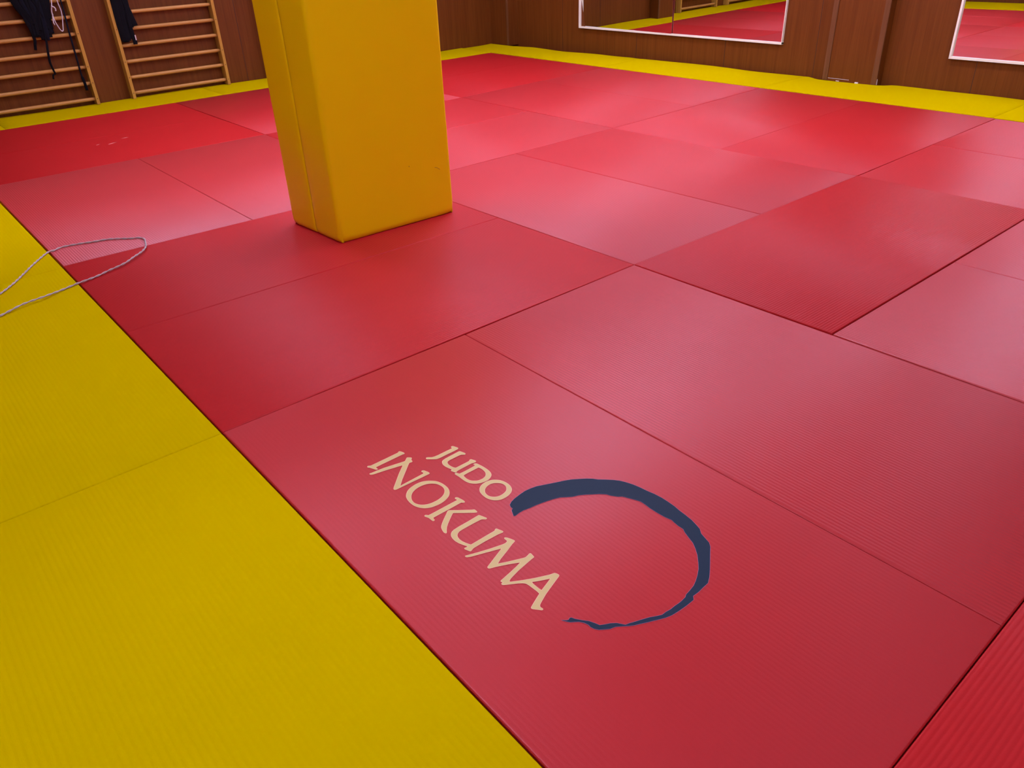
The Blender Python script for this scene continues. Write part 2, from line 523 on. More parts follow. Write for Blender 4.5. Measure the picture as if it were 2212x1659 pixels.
# pale smudges on the deep red mat
SMUDGE = mat_vinyl('chalk_smudge', (0.62, 0.20, 0.17), (0.55, 0.13, 0.11), 0.7, 0.3, 0)
for (x, y, rx, ry, a) in ((1.01, 4.69, .040, .010, .5), (1.15, 4.815, .026, .010, .2), (0.915, 4.735, .020, .006, .6)):
    pts = []
    for k in range(18):
        t = 2*math.pi*k/18
        rr = 1+.25*math.sin(3*t+x*9)
        px, py = rx*math.cos(t)*rr, ry*math.sin(t)*rr
        pts.append((x+px*math.cos(a)-py*math.sin(a), y+px*math.sin(a)+py*math.cos(a), 0.0012))
    mat_o = [o for o in col.objects if o.get('label', '').startswith('deep red mat with pale smudges')][0]
    mesh_obj('chalk_smudge', pts, [tuple(range(18))], SMUDGE, mat_o)

# ---------------------------------------------------------------- print on the mat
GLYPHS = {
 'I': [[(0.3604,-0.4990), (0.3648,-0.4952), (0.3677,-0.4955), (0.3706,-0.5014), (0.3730,-0.5090), (0.3739,-0.5142), (0.3729,-0.5176), (0.3697,-0.5187), (0.3636,-0.5177), (0.2691,-0.5167), (0.2696,-0.5206), (0.2698,-0.5260), (0.2686,-0.5288), (0.2661,-0.5301), (0.2628,-0.5269), (0.2583,-0.5152), (0.2545,-0.5051), (0.2510,-0.5013), (0.2510,-0.4969), (0.2536,-0.4941), (0.2565,-0.4941), (0.2625,-0.4986)]],
 'N': [[(0.3513,-0.5510), (0.3607,-0.5434), (0.3655,-0.5397), (0.3681,-0.5405), (0.3754,-0.5479), (0.3762,-0.5522), (0.3694,-0.5587), (0.3682,-0.5669), (0.3663,-0.5697), (0.3619,-0.5698), (0.3565,-0.5680), (0.3487,-0.5741), (0.2940,-0.6233), (0.2743,-0.6435), (0.2776,-0.6428), (0.3559,-0.6408), (0.3590,-0.6394), (0.3588,-0.6357), (0.3577,-0.6313), (0.3587,-0.6277), (0.3618,-0.6262), (0.3655,-0.6270), (0.3682,-0.6310), (0.3723,-0.6450), (0.3724,-0.6518), (0.3706,-0.6545), (0.3665,-0.6551), (0.2564,-0.6504), (0.2523,-0.6489), (0.2510,-0.6438), (0.2530,-0.6394), (0.2589,-0.6333), (0.3037,-0.5905), (0.3338,-0.5646), (0.3280,-0.5626), (0.2792,-0.5496), (0.2483,-0.5429), (0.2415,-0.5406), (0.2378,-0.5364), (0.2376,-0.5318), (0.2403,-0.5298), (0.2439,-0.5310), (0.2638,-0.5329), (0.2877,-0.5361)]],
 'O': [[(0.2608,-0.6930), (0.2676,-0.6849), (0.2769,-0.6770), (0.2880,-0.6717), (0.3005,-0.6687), (0.3153,-0.6676), (0.3303,-0.6699), (0.3428,-0.6759), (0.3542,-0.6853), (0.3637,-0.6973), (0.3688,-0.7102), (0.3712,-0.7253), (0.3711,-0.7401), (0.3686,-0.7525), (0.3639,-0.7626), (0.3576,-0.7712), (0.3497,-0.7782), (0.3392,-0.7836), (0.3271,-0.7874), (0.3130,-0.7892), (0.3000,-0.7880), (0.2868,-0.7855), (0.2765,-0.7808), (0.2676,-0.7739), (0.2603,-0.7648), (0.2557,-0.7550), (0.2526,-0.7428), (0.2519,-0.7272), (0.2536,-0.7127), (0.2566,-0.7014)], [(0.2698,-0.7076), (0.2765,-0.6995), (0.2851,-0.6931), (0.2950,-0.6888), (0.3060,-0.6865), (0.3180,-0.6861), (0.3306,-0.6883), (0.3406,-0.6928), (0.3496,-0.7002), (0.3569,-0.7102), (0.3605,-0.7217), (0.3612,-0.7340), (0.3586,-0.7441), (0.3542,-0.7515), (0.3479,-0.7580), (0.3397,-0.7637), (0.3297,-0.7676), (0.3189,-0.7697), (0.3072,-0.7698), (0.2953,-0.7687), (0.2858,-0.7658), (0.2767,-0.7608), (0.2691,-0.7536), (0.2638,-0.7447), (0.2613,-0.7350), (0.2620,-0.7256), (0.2645,-0.7169)]],
 'K': [[(0.3577,-0.8080), (0.3565,-0.8048), (0.3562,-0.7989), (0.3575,-0.7967), (0.3606,-0.7955), (0.3631,-0.7968), (0.3656,-0.8007), (0.3679,-0.8118), (0.3697,-0.8235), (0.3688,-0.8293), (0.3657,-0.8318), (0.3626,-0.8305), (0.3588,-0.8254), (0.3570,-0.8253), (0.3179,-0.8253), (0.2633,-0.8244), (0.2618,-0.8281), (0.2617,-0.8329), (0.2603,-0.8353), (0.2571,-0.8362), (0.2546,-0.8351), (0.2537,-0.8324), (0.2533,-0.8170), (0.2500,-0.8073), (0.2487,-0.8036), (0.2502,-0.8002), (0.2530,-0.7990), (0.2557,-0.8008), (0.2597,-0.8062), (0.2662,-0.8067), (0.3080,-0.8073), (0.3425,-0.8078)]],
 'K2': [[(0.3113,-0.8277), (0.3143,-0.8283), (0.3337,-0.8459), (0.3621,-0.8699), (0.3679,-0.8737), (0.3683,-0.8793), (0.3675,-0.8874), (0.3648,-0.8882), (0.3602,-0.8859), (0.3397,-0.8685), (0.3146,-0.8459), (0.3093,-0.8490), (0.2921,-0.8615), (0.2779,-0.8724), (0.2678,-0.8815), (0.2601,-0.8908), (0.2557,-0.8975), (0.2530,-0.8995), (0.2507,-0.8988), (0.2496,-0.8958), (0.2494,-0.8907), (0.2519,-0.8804), (0.2554,-0.8718), (0.2595,-0.8664), (0.2674,-0.8590), (0.2816,-0.8479), (0.2988,-0.8354), (0.3079,-0.8284)]],
 'U': [[(0.3572,-0.9002), (0.3621,-0.9004), (0.3641,-0.9048), (0.3697,-0.9213), (0.3705,-0.9258), (0.3686,-0.9278), (0.3647,-0.9283), (0.3571,-0.9209), (0.3545,-0.9198), (0.3302,-0.9183), (0.2910,-0.9175), (0.2812,-0.9185), (0.2742,-0.9218), (0.2695,-0.9264), (0.2661,-0.9330), (0.2645,-0.9421), (0.2653,-0.9542), (0.2683,-0.9648), (0.2738,-0.9785), (0.2762,-0.9790), (0.3224,-0.9789), (0.3519,-0.9794), (0.3541,-0.9788), (0.3585,-0.9756), (0.3621,-0.9754), (0.3633,-0.9774), (0.3682,-0.9919), (0.3692,-0.9964), (0.3680,-0.9989), (0.3647,-1.0003), (0.3510,-0.9974), (0.3095,-0.9950), (0.2718,-0.9946), (0.2680,-0.9953), (0.2598,-0.9988), (0.2576,-0.9988), (0.2562,-0.9963), (0.2517,-0.9837), (0.2517,-0.9791), (0.2533,-0.9775), (0.2573,-0.9778), (0.2624,-0.9791), (0.2623,-0.9770), (0.2581,-0.9666), (0.2533,-0.9526), (0.2514,-0.9404), (0.2520,-0.9278), (0.2544,-0.9186), (0.2579,-0.9121), (0.2625,-0.9074), (0.2682,-0.9037), (0.2759,-0.9017), (0.2924,-0.9007), (0.3265,-0.9009)]],
 'M A': [[(0.3535,-1.0190), (0.3556,-1.0180), (0.3581,-1.0190), (0.3606,-1.0222), (0.3653,-1.0335), (0.3680,-1.0427), (0.3683,-1.0461), (0.3658,-1.0480), (0.3539,-1.0516), (0.3286,-1.0618), (0.2960,-1.0737), (0.2822,-1.0805), (0.2838,-1.0816), (0.3035,-1.0916), (0.3419,-1.1087), (0.3491,-1.1107), (0.3551,-1.1097), (0.3635,-1.1075), (0.3666,-1.1077), (0.3678,-1.1107), (0.3666,-1.1193), (0.3653,-1.1252), (0.3630,-1.1262), (0.3539,-1.1271), (0.3038,-1.1351), (0.2728,-1.1426), (0.2670,-1.1450), (0.2636,-1.1479), (0.2646,-1.1498), (0.2883,-1.1650), (0.3175,-1.1811), (0.3519,-1.1974), (0.3579,-1.1991), (0.3625,-1.2004), (0.3654,-1.2021), (0.3681,-1.2074), (0.3689,-1.2133), (0.3676,-1.2161), (0.3647,-1.2178), (0.3556,-1.2207), (0.3021,-1.2391), (0.2752,-1.2511), (0.2686,-1.2547), (0.2657,-1.2576), (0.2643,-1.2611), (0.2653,-1.2667), (0.2646,-1.2697), (0.2622,-1.2710), (0.2595,-1.2698), (0.2522,-1.2606), (0.2466,-1.2536), (0.2452,-1.2504), (0.2455,-1.2471), (0.2479,-1.2453), (0.2583,-1.2405), (0.2905,-1.2269), (0.2911,-1.2174), (0.2904,-1.2018), (0.2899,-1.1912), (0.2887,-1.1828), (0.2871,-1.1790), (0.2828,-1.1741), (0.2742,-1.1671), (0.2586,-1.1569), (0.2493,-1.1506), (0.2436,-1.1459), (0.2427,-1.1420), (0.2438,-1.1396), (0.2468,-1.1385), (0.2490,-1.1395), (0.2477,-1.1360), (0.2471,-1.1327), (0.2488,-1.1310), (0.2547,-1.1298), (0.2860,-1.1245), (0.3100,-1.1198), (0.3252,-1.1160), (0.3206,-1.1133), (0.2996,-1.1012), (0.2689,-1.0859), (0.2564,-1.0812), (0.2537,-1.0793), (0.2529,-1.0758), (0.2532,-1.0731), (0.2563,-1.0708), (0.2687,-1.0660), (0.2925,-1.0566), (0.3223,-1.0449), (0.3187,-1.0431), (0.2808,-1.0280), (0.2446,-1.0143), (0.2374,-1.0095), (0.2357,-1.0061), (0.2362,-1.0028), (0.2385,-1.0016), (0.2431,-1.0036), (0.2677,-1.0131), (0.3021,-1.0249), (0.3361,-1.0346), (0.3441,-1.0357), (0.3498,-1.0343), (0.3524,-1.0322), (0.3527,-1.0285), (0.3523,-1.0228)], [(0.3031,-1.1868), (0.3129,-1.1931), (0.3300,-1.2019), (0.3435,-1.2085), (0.3386,-1.2103), (0.3207,-1.2161), (0.3027,-1.2220), (0.3016,-1.2154), (0.3014,-1.2018), (0.3015,-1.1934)]],
 'J': [[(0.4962,-0.5960), (0.4974,-0.5886), (0.5003,-0.5864), (0.5042,-0.5872), (0.5068,-0.5909), (0.5109,-0.6044), (0.5109,-0.6093), (0.5090,-0.6118), (0.5053,-0.6128), (0.4942,-0.6129), (0.4390,-0.6117), (0.4320,-0.6109), (0.4260,-0.6088), (0.4156,-0.5989), (0.4059,-0.5896), (0.4054,-0.5858), (0.4077,-0.5821), (0.4108,-0.5808), (0.4142,-0.5831), (0.4233,-0.5914), (0.4316,-0.5940), (0.4459,-0.5951), (0.4750,-0.5954)]],
 'U2': [[(0.4988,-0.6240), (0.5040,-0.6248), (0.5057,-0.6277), (0.5105,-0.6428), (0.5104,-0.6466), (0.5085,-0.6495), (0.5050,-0.6508), (0.4961,-0.6430), (0.4915,-0.6423), (0.4541,-0.6411), (0.4468,-0.6424), (0.4430,-0.6451), (0.4399,-0.6510), (0.4385,-0.6589), (0.4390,-0.6684), (0.4410,-0.6776), (0.4441,-0.6834), (0.4470,-0.6846), (0.4909,-0.6851), (0.4952,-0.6845), (0.4985,-0.6819), (0.5021,-0.6806), (0.5048,-0.6820), (0.5101,-0.6967), (0.5095,-0.7004), (0.5072,-0.7029), (0.5024,-0.7033), (0.4921,-0.7001), (0.4452,-0.7003), (0.4383,-0.7012), (0.4321,-0.7036), (0.4292,-0.7016), (0.4249,-0.6891), (0.4256,-0.6857), (0.4276,-0.6838), (0.4308,-0.6829), (0.4281,-0.6730), (0.4250,-0.6586), (0.4252,-0.6463), (0.4286,-0.6368), (0.4331,-0.6306), (0.4392,-0.6271), (0.4495,-0.6251), (0.4727,-0.6245)]],
 'D': [[(0.4933,-0.7150), (0.4931,-0.7103), (0.4946,-0.7067), (0.4980,-0.7057), (0.5014,-0.7078), (0.5037,-0.7115), (0.5070,-0.7268), (0.5090,-0.7468), (0.5086,-0.7633), (0.5058,-0.7762), (0.5014,-0.7842), (0.4950,-0.7903), (0.4852,-0.7953), (0.4748,-0.7974), (0.4644,-0.7962), (0.4538,-0.7938), (0.4419,-0.7869), (0.4351,-0.7799), (0.4300,-0.7721), (0.4265,-0.7607), (0.4249,-0.7452), (0.4249,-0.7256), (0.4235,-0.7110), (0.4244,-0.7064), (0.4271,-0.7045), (0.4313,-0.7047), (0.4348,-0.7140), (0.4375,-0.7154), (0.4669,-0.7162)], [(0.4950,-0.7314), (0.4872,-0.7308), (0.4564,-0.7299), (0.4400,-0.7310), (0.4385,-0.7324), (0.4369,-0.7423), (0.4371,-0.7534), (0.4402,-0.7638), (0.4459,-0.7708), (0.4542,-0.7776), (0.4646,-0.7803), (0.4748,-0.7801), (0.4839,-0.7766), (0.4898,-0.7711), (0.4945,-0.7634), (0.4966,-0.7543), (0.4971,-0.7424)]],
 'O2': [[(0.4329,-0.8140), (0.4382,-0.8086), (0.4462,-0.8034), (0.4563,-0.8001), (0.4683,-0.7990), (0.4791,-0.8012), (0.4883,-0.8055), (0.4971,-0.8131), (0.5041,-0.8231), (0.5082,-0.8349), (0.5098,-0.8482), (0.5085,-0.8618), (0.5047,-0.8719), (0.5000,-0.8789), (0.4932,-0.8850), (0.4832,-0.8901), (0.4721,-0.8929), (0.4595,-0.8933), (0.4476,-0.8913), (0.4383,-0.8862), (0.4306,-0.8778), (0.4255,-0.8676), (0.4227,-0.8559), (0.4230,-0.8419), (0.4255,-0.8279), (0.4285,-0.8203)], [(0.4407,-0.8297), (0.4458,-0.8241), (0.4535,-0.8198), (0.4623,-0.8174), (0.4723,-0.8173), (0.4817,-0.8212), (0.4900,-0.8279), (0.4958,-0.8361), (0.4980,-0.8456), (0.4965,-0.8558), (0.4922,-0.8634), (0.4871,-0.8689), (0.4802,-0.8729), (0.4707,-0.8753), (0.4604,-0.8759), (0.4501,-0.8734), (0.4422,-0.8680), (0.4362,-0.8604), (0.4339,-0.8511), (0.4347,-0.8417), (0.4372,-0.8347)]],
 'circle': [[(0.4520,-0.9251), (0.4642,-0.9178), (0.4795,-0.9134), (0.5039,-0.9096), (0.5244,-0.9079), (0.5417,-0.9100), (0.5617,-0.9146), (0.5787,-0.9227), (0.5959,-0.9308), (0.6165,-0.9406), (0.6376,-0.9499), (0.6575,-0.9606), (0.6751,-0.9739), (0.6922,-0.9875), (0.7050,-1.0004), (0.7131,-1.0128), (0.7285,-1.0280), (0.7430,-1.0441), (0.7540,-1.0584), (0.7620,-1.0754), (0.7695,-1.0975), (0.7743,-1.1216), (0.7766,-1.1430), (0.7813,-1.1666), (0.7835,-1.1920), (0.7827,-1.2151), (0.7807,-1.2388), (0.7762,-1.2620), (0.7735,-1.2835), (0.7695,-1.3077), (0.7621,-1.3302), (0.7570,-1.3437), (0.7450,-1.3578), (0.7379,-1.3774), (0.7323,-1.3928), (0.7222,-1.4044), (0.7013,-1.4195), (0.6758,-1.4385), (0.6544,-1.4543), (0.6345,-1.4679), (0.6150,-1.4783), (0.5977,-1.4792), (0.5759,-1.4812), (0.5555,-1.4805), (0.5471,-1.4889), (0.5258,-1.4891), (0.5080,-1.4886), (0.4913,-1.4873), (0.4717,-1.4849), (0.4553,-1.4800), (0.4409,-1.4735), (0.4269,-1.4667), (0.4126,-1.4602), (0.3992,-1.4531), (0.3853,-1.4464), (0.3731,-1.4382), (0.3620,-1.4291), (0.3504,-1.4205), (0.3376,-1.4168), (0.3282,-1.4101), (0.3166,-1.4015), (0.3102,-1.3918), (0.3078,-1.3822), (0.3090,-1.3749), (0.3058,-1.3639), (0.2993,-1.3540), (0.2905,-1.3465), (0.2833,-1.3414), (0.2785,-1.3340), (0.2738,-1.3262), (0.2724,-1.3214), (0.2821,-1.3302), (0.2861,-1.3323), (0.2922,-1.3302), (0.2964,-1.3321), (0.2992,-1.3397), (0.3081,-1.3534), (0.3188,-1.3672), (0.3250,-1.3814), (0.3284,-1.3920), (0.3372,-1.3975), (0.3505,-1.4047), (0.3617,-1.4138), (0.3680,-1.4236), (0.3727,-1.4309), (0.3824,-1.4337), (0.3969,-1.4399), (0.4120,-1.4456), (0.4296,-1.4530), (0.4456,-1.4620), (0.4567,-1.4676), (0.4699,-1.4678), (0.4850,-1.4702), (0.4990,-1.4699), (0.5116,-1.4708), (0.5205,-1.4710), (0.5391,-1.4692), (0.5465,-1.4652), (0.5636,-1.4628), (0.5822,-1.4594), (0.5994,-1.4527), (0.6155,-1.4447), (0.6366,-1.4321), (0.6536,-1.4180), (0.6732,-1.3997), (0.6879,-1.3822), (0.6999,-1.3648), (0.7085,-1.3437), (0.7166,-1.3249), (0.7233,-1.3145), (0.7238,-1.2981), (0.7263,-1.2834), (0.7293,-1.2703), (0.7252,-1.2499), (0.7240,-1.2290), (0.7239,-1.2025), (0.7263,-1.1823), (0.7272,-1.1633), (0.7206,-1.1460), (0.7132,-1.1294), (0.7066,-1.1142), (0.6969,-1.1066), (0.6851,-1.0888), (0.6814,-1.0778), (0.6672,-1.0622), (0.6531,-1.0513), (0.6395,-1.0401), (0.6220,-1.0276), (0.6045,-1.0203), (0.5905,-1.0094), (0.5768,-0.9982), (0.5590,-0.9914), (0.5406,-0.9854), (0.5212,-0.9807), (0.5012,-0.9767), (0.4842,-0.9748), (0.4652,-0.9702), (0.4494,-0.9699), (0.4333,-0.9727), (0.4290,-0.9688), (0.4338,-0.9589), (0.4403,-0.9470), (0.4475,-0.9428), (0.4471,-0.9352)]],
}

def glyph(names, part, fill, edge, z, inset, smooth=()):
    polys = []
    for n_ in names:
        for p in GLYPHS[n_]:
            pp = [(a, b, 0) for a, b in p]
            if n_ in smooth: pp = [q[:] for q in catmull(pp, 4, True)]
            polys.append([pp])
    def area(p): return sum(p[i][0]*p[(i+1) % len(p)][1]-p[(i+1) % len(p)][0]*p[i][1] for i in range(len(p)))/2
    obs = []
    for mt, off, zz, nm in ((edge, 0.0, z, part), (fill, -inset, z+0.00012, 'fill')):
        cu = bpy.data.curves.new(nm, 'CURVE')
        cu.dimensions = '2D'
        cu.fill_mode = 'BOTH'
        for n_ in names:
            plist = []
            for p in GLYPHS[n_]:
                pp = [(a, b, 0) for a, b in p]
                if n_ in smooth: pp = [tuple(q) for q in catmull(pp, 4, True)]
                plist.append(pp)
            plist.sort(key=lambda q: -abs(area(q)))
            for i, pp in enumerate(plist):
                want = 1 if i == 0 else -1
                if area(pp)*want < 0: pp = pp[::-1]
                if off: pp = offset_poly(pp, off)
                sp = cu.splines.new('POLY')
                sp.points.add(len(pp)-1)
                for q, c in zip(sp.points, pp): q.co = (c[0], c[1], 0, 1)
                sp.use_cyclic_u = True
        tmp = bpy.data.objects.new('tmp', cu)
        col.objects.link(tmp)
        dg = bpy.context.evaluated_depsgraph_get()
        me = bpy.data.meshes.new_from_object(tmp.evaluated_get(dg))
        vv = [(v.co.x, v.co.y, zz) for v in me.vertices]
        ff = [tuple(p.vertices) for p in me.polygons]
        ff = [f if tri_up(vv, f) else f[::-1] for f in ff]
        bpy.data.objects.remove(tmp)
        bpy.data.curves.remove(cu)
        par = logo_mat if not obs else obs[0]
        obs.append(mesh_obj(nm, vv, ff, mt, par))
    return obs[0]
def tri_up(v, f):
    a, b, c = [Vector(v[i]) for i in f[:3]]
    return (b-a).cross(c-a).z > 0
def offset_poly(p, d):
    """move each corner along its mitre; positive d = outwards for ccw outlines"""
    out = []
    n = len(p)
    for i in range(n):
        a, b, c = Vector(p[i-1][:2]), Vector(p[i][:2]), Vector(p[(i+1) % n][:2])
        e1 = (b-a); e2 = (c-b)
        if e1.length < 1e-7 or e2.length < 1e-7:
            out.append(p[i]); continue
        e1.normalize(); e2.normalize()
        n1 = Vector((e1.y, -e1.x)); n2 = Vector((e2.y, -e2.x))
        mm = n1+n2
        if mm.length < 1e-4: out.append(p[i]); continue
        mm.normalize()
        k_ = max(0.5, mm.dot(n1))
        q = b + mm*(d/k_)
        out.append((q.x, q.y, 0))
    return out
ZP = 0.00145
for names, part, sm in ((('J',), 'letter_j', ()), (('U2',), 'letter_u', ()), (('D',), 'letter_d', ('D',)), (('O2',), 'letter_o', ('O2',)),
                        (('I',), 'letter_i', ()), (('N',), 'letter_n', ()), (('O',), 'letter_o', ('O',)), (('K',), 'letter_k_stem', ()), (('K2',), 'letter_k_arms', ()), (('U',), 'letter_u', ()),
                        (('M A',), 'letters_m_and_a', ())):
    glyph(names, part, TAN, PEACH, ZP, 0.0011, sm)
glyph(('circle',), 'brush_circle', NAVY, LILAC, ZP, 0.0006)

# ================================================================ padded column
def col_corner(z):
    return [(1.163, 1.268), (1.887, 1.252), (1.862, 1.752), (1.138, 1.768)]
PADH = 2.05
column = structure('trim_6', MB().box((1.21, 1.31, FLZ), (1.815, 1.70, CEIL)), WHITE_WALL)
pad = empty('padded_column_cover', (1.512, 1.51, 0.002), 'mustard yellow vinyl padding wrapped around the square column', 'column padding')
def perimeter():
    """closed outline of the padding with rounded corners, ccw, list of (x, y, corner weight)"""
    c = [Vector((p[0], p[1])) for p in col_corner(0)]
    r = 0.022
    out = []
    for i in range(4):
        a, b, d = c[i-1], c[i], c[(i+1) % 4]
        u = (a-b).normalized(); w = (d-b).normalized()
        p1 = b+u*r; p2 = b+w*r
        cen = b+u*r+w*r
        for k in range(7):
            t = k/6
            ang = t*math.pi/2
            q = cen - w*r*math.cos(ang) - u*r*math.sin(ang)
            out.append((q.x, q.y, i, 1.0-abs(t-.5)*2))
        # straight run
        nxt = c[(i+1) % 4]
        q1 = b + w*r
        q2 = nxt - w*r
        m_ = 26
        for k in range(1, m_):
            q = q1.lerp(q2, k/m_)
            out.append((q.x, q.y, -1, 0.0))
    return out
PR = perimeter()
cx, cy = 1.5125, 1.51
def pad_strip(idx, name, seam_lo, seam_hi):
    zs = [0.0, 0.003, 0.008, 0.016, 0.026, 0.04, 0.06] + [0.06+(PADH-0.06)*(k/70) for k in range(1, 71)]
    V = []; F = []
    n = len(idx)
    for z in zs:
        for kk, i in enumerate(idx):
            x, y, ci, cwt = PR[i]
            out = Vector((x-cx, y-cy))
            nx, ny = (out.x/0.36, 0) if abs(out.x/0.36) > abs(out.y/0.255) else (0, out.y/0.255)
            nv = Vector((nx, ny)).normalized()
            d = 0.0
            # hem turned under at the bottom
            if z < 0.026: d -= 0.010*(1-z/0.026)**2
            # seams pull in
            e = min(kk, n-1-kk)
            if e < 3: d -= (0.006, 0.002, 0.0005)[e]
            # soft unevenness of the foam under the vinyl
            d += 0.0022*noise.noise(Vector((x*3.1, y*3.1, z*2.2)))
            # gathers at the bottom corners
            if z < 0.11:
                w = math.exp(-(z/0.045)**2)
                dc = min(math.hypot(x-c[0], y-c[1]) for c in col_corner(0))
                if dc < 0.10:
                    d += w*0.0085*math.sin(dc*240+z*60)*math.exp(-dc/0.030)
                    d -= w*0.003*math.exp(-dc/0.02)
            V.append((x+nv.x*d, y+nv.y*d, z+0.0015))
    for a in range(len(zs)-1):
        for b in range(n-1):
            F.append((a*n+b, a*n+b+1, (a+1)*n+b+1, (a+1)*n+b))
    o = mesh_obj(name, V, F, PAD, pad, smooth=True)
    sol = o.modifiers.new('thickness', 'SOLIDIFY')
    sol.thickness = 0.004
    sol.offset = -1
    return o
# outline order: corner0 (front left), front run, corner1, right run, corner2, back run, corner3, left run
L_ = len(PR)
left_start = [i for i, p in enumerate(PR) if p[2] == 3][-1]+1
left_seam = left_start + 12
right_start = [i for i, p in enumerate(PR) if p[2] == 1][-1]+1
right_seam = right_start + 12
pad_strip([i % L_ for i in range(left_seam, L_+right_seam+1)], 'front_cover', 0, 0)
pad_strip(list(range(right_seam, left_seam+1)), 'rear_cover', 0, 0)
cap = MB().box((1.16, 1.275, PADH-.01), (1.865, 1.745, PADH+.004), .003)
cap.build('top_hem', PAD, pad)
SCUFF = simple('scuff', (0.16, 0.07, 0.01), 0.6)
def scuff(pts, r=0.0009):
    mb = MB(); mb.tube([(x, 1.268-(x-1.163)*0.0221-.0012, z) for x, z in pts], r, 6)
    mb.build('scuff_mark', SCUFF, pad)
scuff([(1.777, .2745), (1.788, .2725), (1.798, .266), (1.810, .258)])
scuff([(1.616, .3135), (1.6185, .3105)], 0.0016)

# ================================================================ wall bars
RUNG0, RSTEP = 0.060, 0.1475
YB0, YB1 = 6.565, YF-0.002
def wall_bars(x0, x1, label):
    """x0..x1 outer faces of the two uprights"""
    t = empty('wall_bars', ((x0+x1)/2, (YB0+YB1)/2, 0.004), label, 'wall bars', 'wooden wall bars on the far wall')
    nr = 15
    top = RUNG0 + RSTEP*(nr-1) + .07
    for xa, xb in ((x0, x0+.030), (x1-.030, x1)):
        up = MB().box((xa, YB0, 0.010), (xb, YB1, top), .003).build('upright', BEECH, t)
        for k in range(nr):
            zc = RUNG0 + RSTEP*k
            if k % 2 == 0 or k == 1:
                MB().tube([((xa+xb)/2, YB0-.0015, zc+.004), ((xa+xb)/2, YB0+.004, zc+.004)], .0042, 8).build('screw', SCREW, up)
    for k in range(nr):
        zc = RUNG0 + RSTEP*k
        mb = MB()
        pts = [(x0+.028+ (x1-x0-.056)*s, YB0+.040, zc) for s in (0, .04, .5, .96, 1)]
        mb.tube(pts, [.0145, .0165, .0170, .0165, .0145], 14)
        mb.build('rung', BEECH_X, t, smooth=True)
    return t
bars_a = wall_bars(0.405, 1.447, 'wooden wall bars at the far left with tangled dark belts hanging on them')
bars_b = wall_bars(1.768, 2.802, 'wooden wall bars beside the column with a tight black belt bundle')

# ---------------------------------------------------------------- belts
def ribbon(path, width, thick, twist=0.0, sway=0.0, k=5):
    """path of points; the flat side faces -y, width runs along x"""
    P = catmull(path, k)
    n = len(P)
    V = []; F = []
    for i, p in enumerate(P):
        d = (P[min(i+1, n-1)]-P[max(i-1, 0)]).normalized()
        a = twist*math.sin(i/n*5.0+sway)
        wv = Vector((math.cos(a), math.sin(a), 0))
        wv = (wv - d*wv.dot(d)).normalized()
        nv = d.cross(wv).normalized()
        ww = width[min(len(width)-1, int(i/n*len(width)))] if isinstance(width, list) else width
        h = ww/2; t = thick/2
        for (sx, sy) in ((-1, -.4), (-.8, -1), (.8, -1), (1, -.4), (1, .4), (.8, 1), (-.8, 1), (-1, .4)):
            V.append(tuple(p + wv*h*sx + nv*t*sy))
    m_ = 8
    for i in range(n-1):
        for q in range(m_):
            F.append((i*m_+q, i*m_+(q+1) % m_, (i+1)*m_+(q+1) % m_, (i+1)*m_+q))
    F.append(tuple(range(m_))[::-1]); F.append(tuple((n-1)*m_+q for q in range(m_)))
    return V, F

def belt(x_top, tail, back_z, mat, label, group, width=0.038, thick=0.005, rung=8, yoff=0.0, twist=.25, name='judo_belt', sway=0.0, hook=None):
    """belt doubled over a rung: short tail behind, `tail` = [(x, z)...] in front, top to bottom"""
    zr = RUNG0 + RSTEP*rung
    yc = YB0 + .040
    yf = yc - .024 - yoff
    yb = yc + .024
    path = [(x_top+.01, yb, back_z), (x_top+.005, yb, (back_z+zr)/2), (x_top, yb, zr-.01), (x_top, yc+.012, zr+.020+yoff*.5), (x_top, yc-.012, zr+.021+yoff*.5), (x_top, yf, zr-.012)]
    for (x, z) in tail: path.append((x, min(yf, YB0-.006)-0.004*random.random(), z))
    V, F = ribbon(path, width, thick, twist, sway)
    o = mesh_obj(name, V, F, mat, None, smooth=True)
    return tag(o, label, 'belt', group)

GA = 'dark belts hanging in the tangled clump'
LA = 'dark judo belt in the tangled clump on the far left wall bars'
clump = [
 (0.985, [(0.980, 1.08), (0.985, .96), (1.025, .86), (1.070, .76)], 1.0),
 (1.010, [(1.015, 1.08), (1.030, .95), (1.060, .84), (1.075, .70)], .95),
 (1.050, [(1.060, 1.08), (1.075, .93), (1.085, .82), (1.080, .66)], .9),
 (1.085, [(1.085, 1.05), (1.095, .93), (1.110, .82), (1.105, .70), (1.100, .672)], .9),
 (1.120, [(1.115, 1.05), (1.120, .95), (1.130, .82), (1.130, .70), (1.135, .635)], .98),
 (1.155, [(1.150, 1.05), (1.160, .93), (1.160, .80), (1.155, .70), (1.150, .625)], .9),
 (1.195, [(1.190, 1.05), (1.195, .93), (1.190, .80), (1.182, .72), (1.178, .648)], .92),
 (1.235, [(1.230, 1.05), (1.232, .93), (1.215, .82), (1.205, .74), (1.205, .675)], 1.0),
 (1.030, [(1.035, 1.05), (1.060, .92), (1.110, .80), (1.125, .69)], 1.0),
 (1.180, [(1.150, 1.05), (1.140, .90), (1.165, .78), (1.195, .68)], 1.0),
 (1.215, [(1.180, 1.05), (1.150, .92), (1.120, .80), (1.110, .71)], 1.0),
 (1.250, [(1.252, 1.05), (1.245, .95), (1.225, .86), (1.222, .80)], 1.0),
 (1.100, [(1.120, 1.05), (1.170, .92), (1.205, .80), (1.212, .715)], 1.0),
]
for i, (xt, tl, bz) in enumerate(clump):
    belt(xt, tl, bz, BELT_NAVY if i % 4 == 1 else BELT_BLACK, LA, GA, width=.056, thick=.006, yoff=.005*(i % 5), sway=i*1.3, twist=.28)
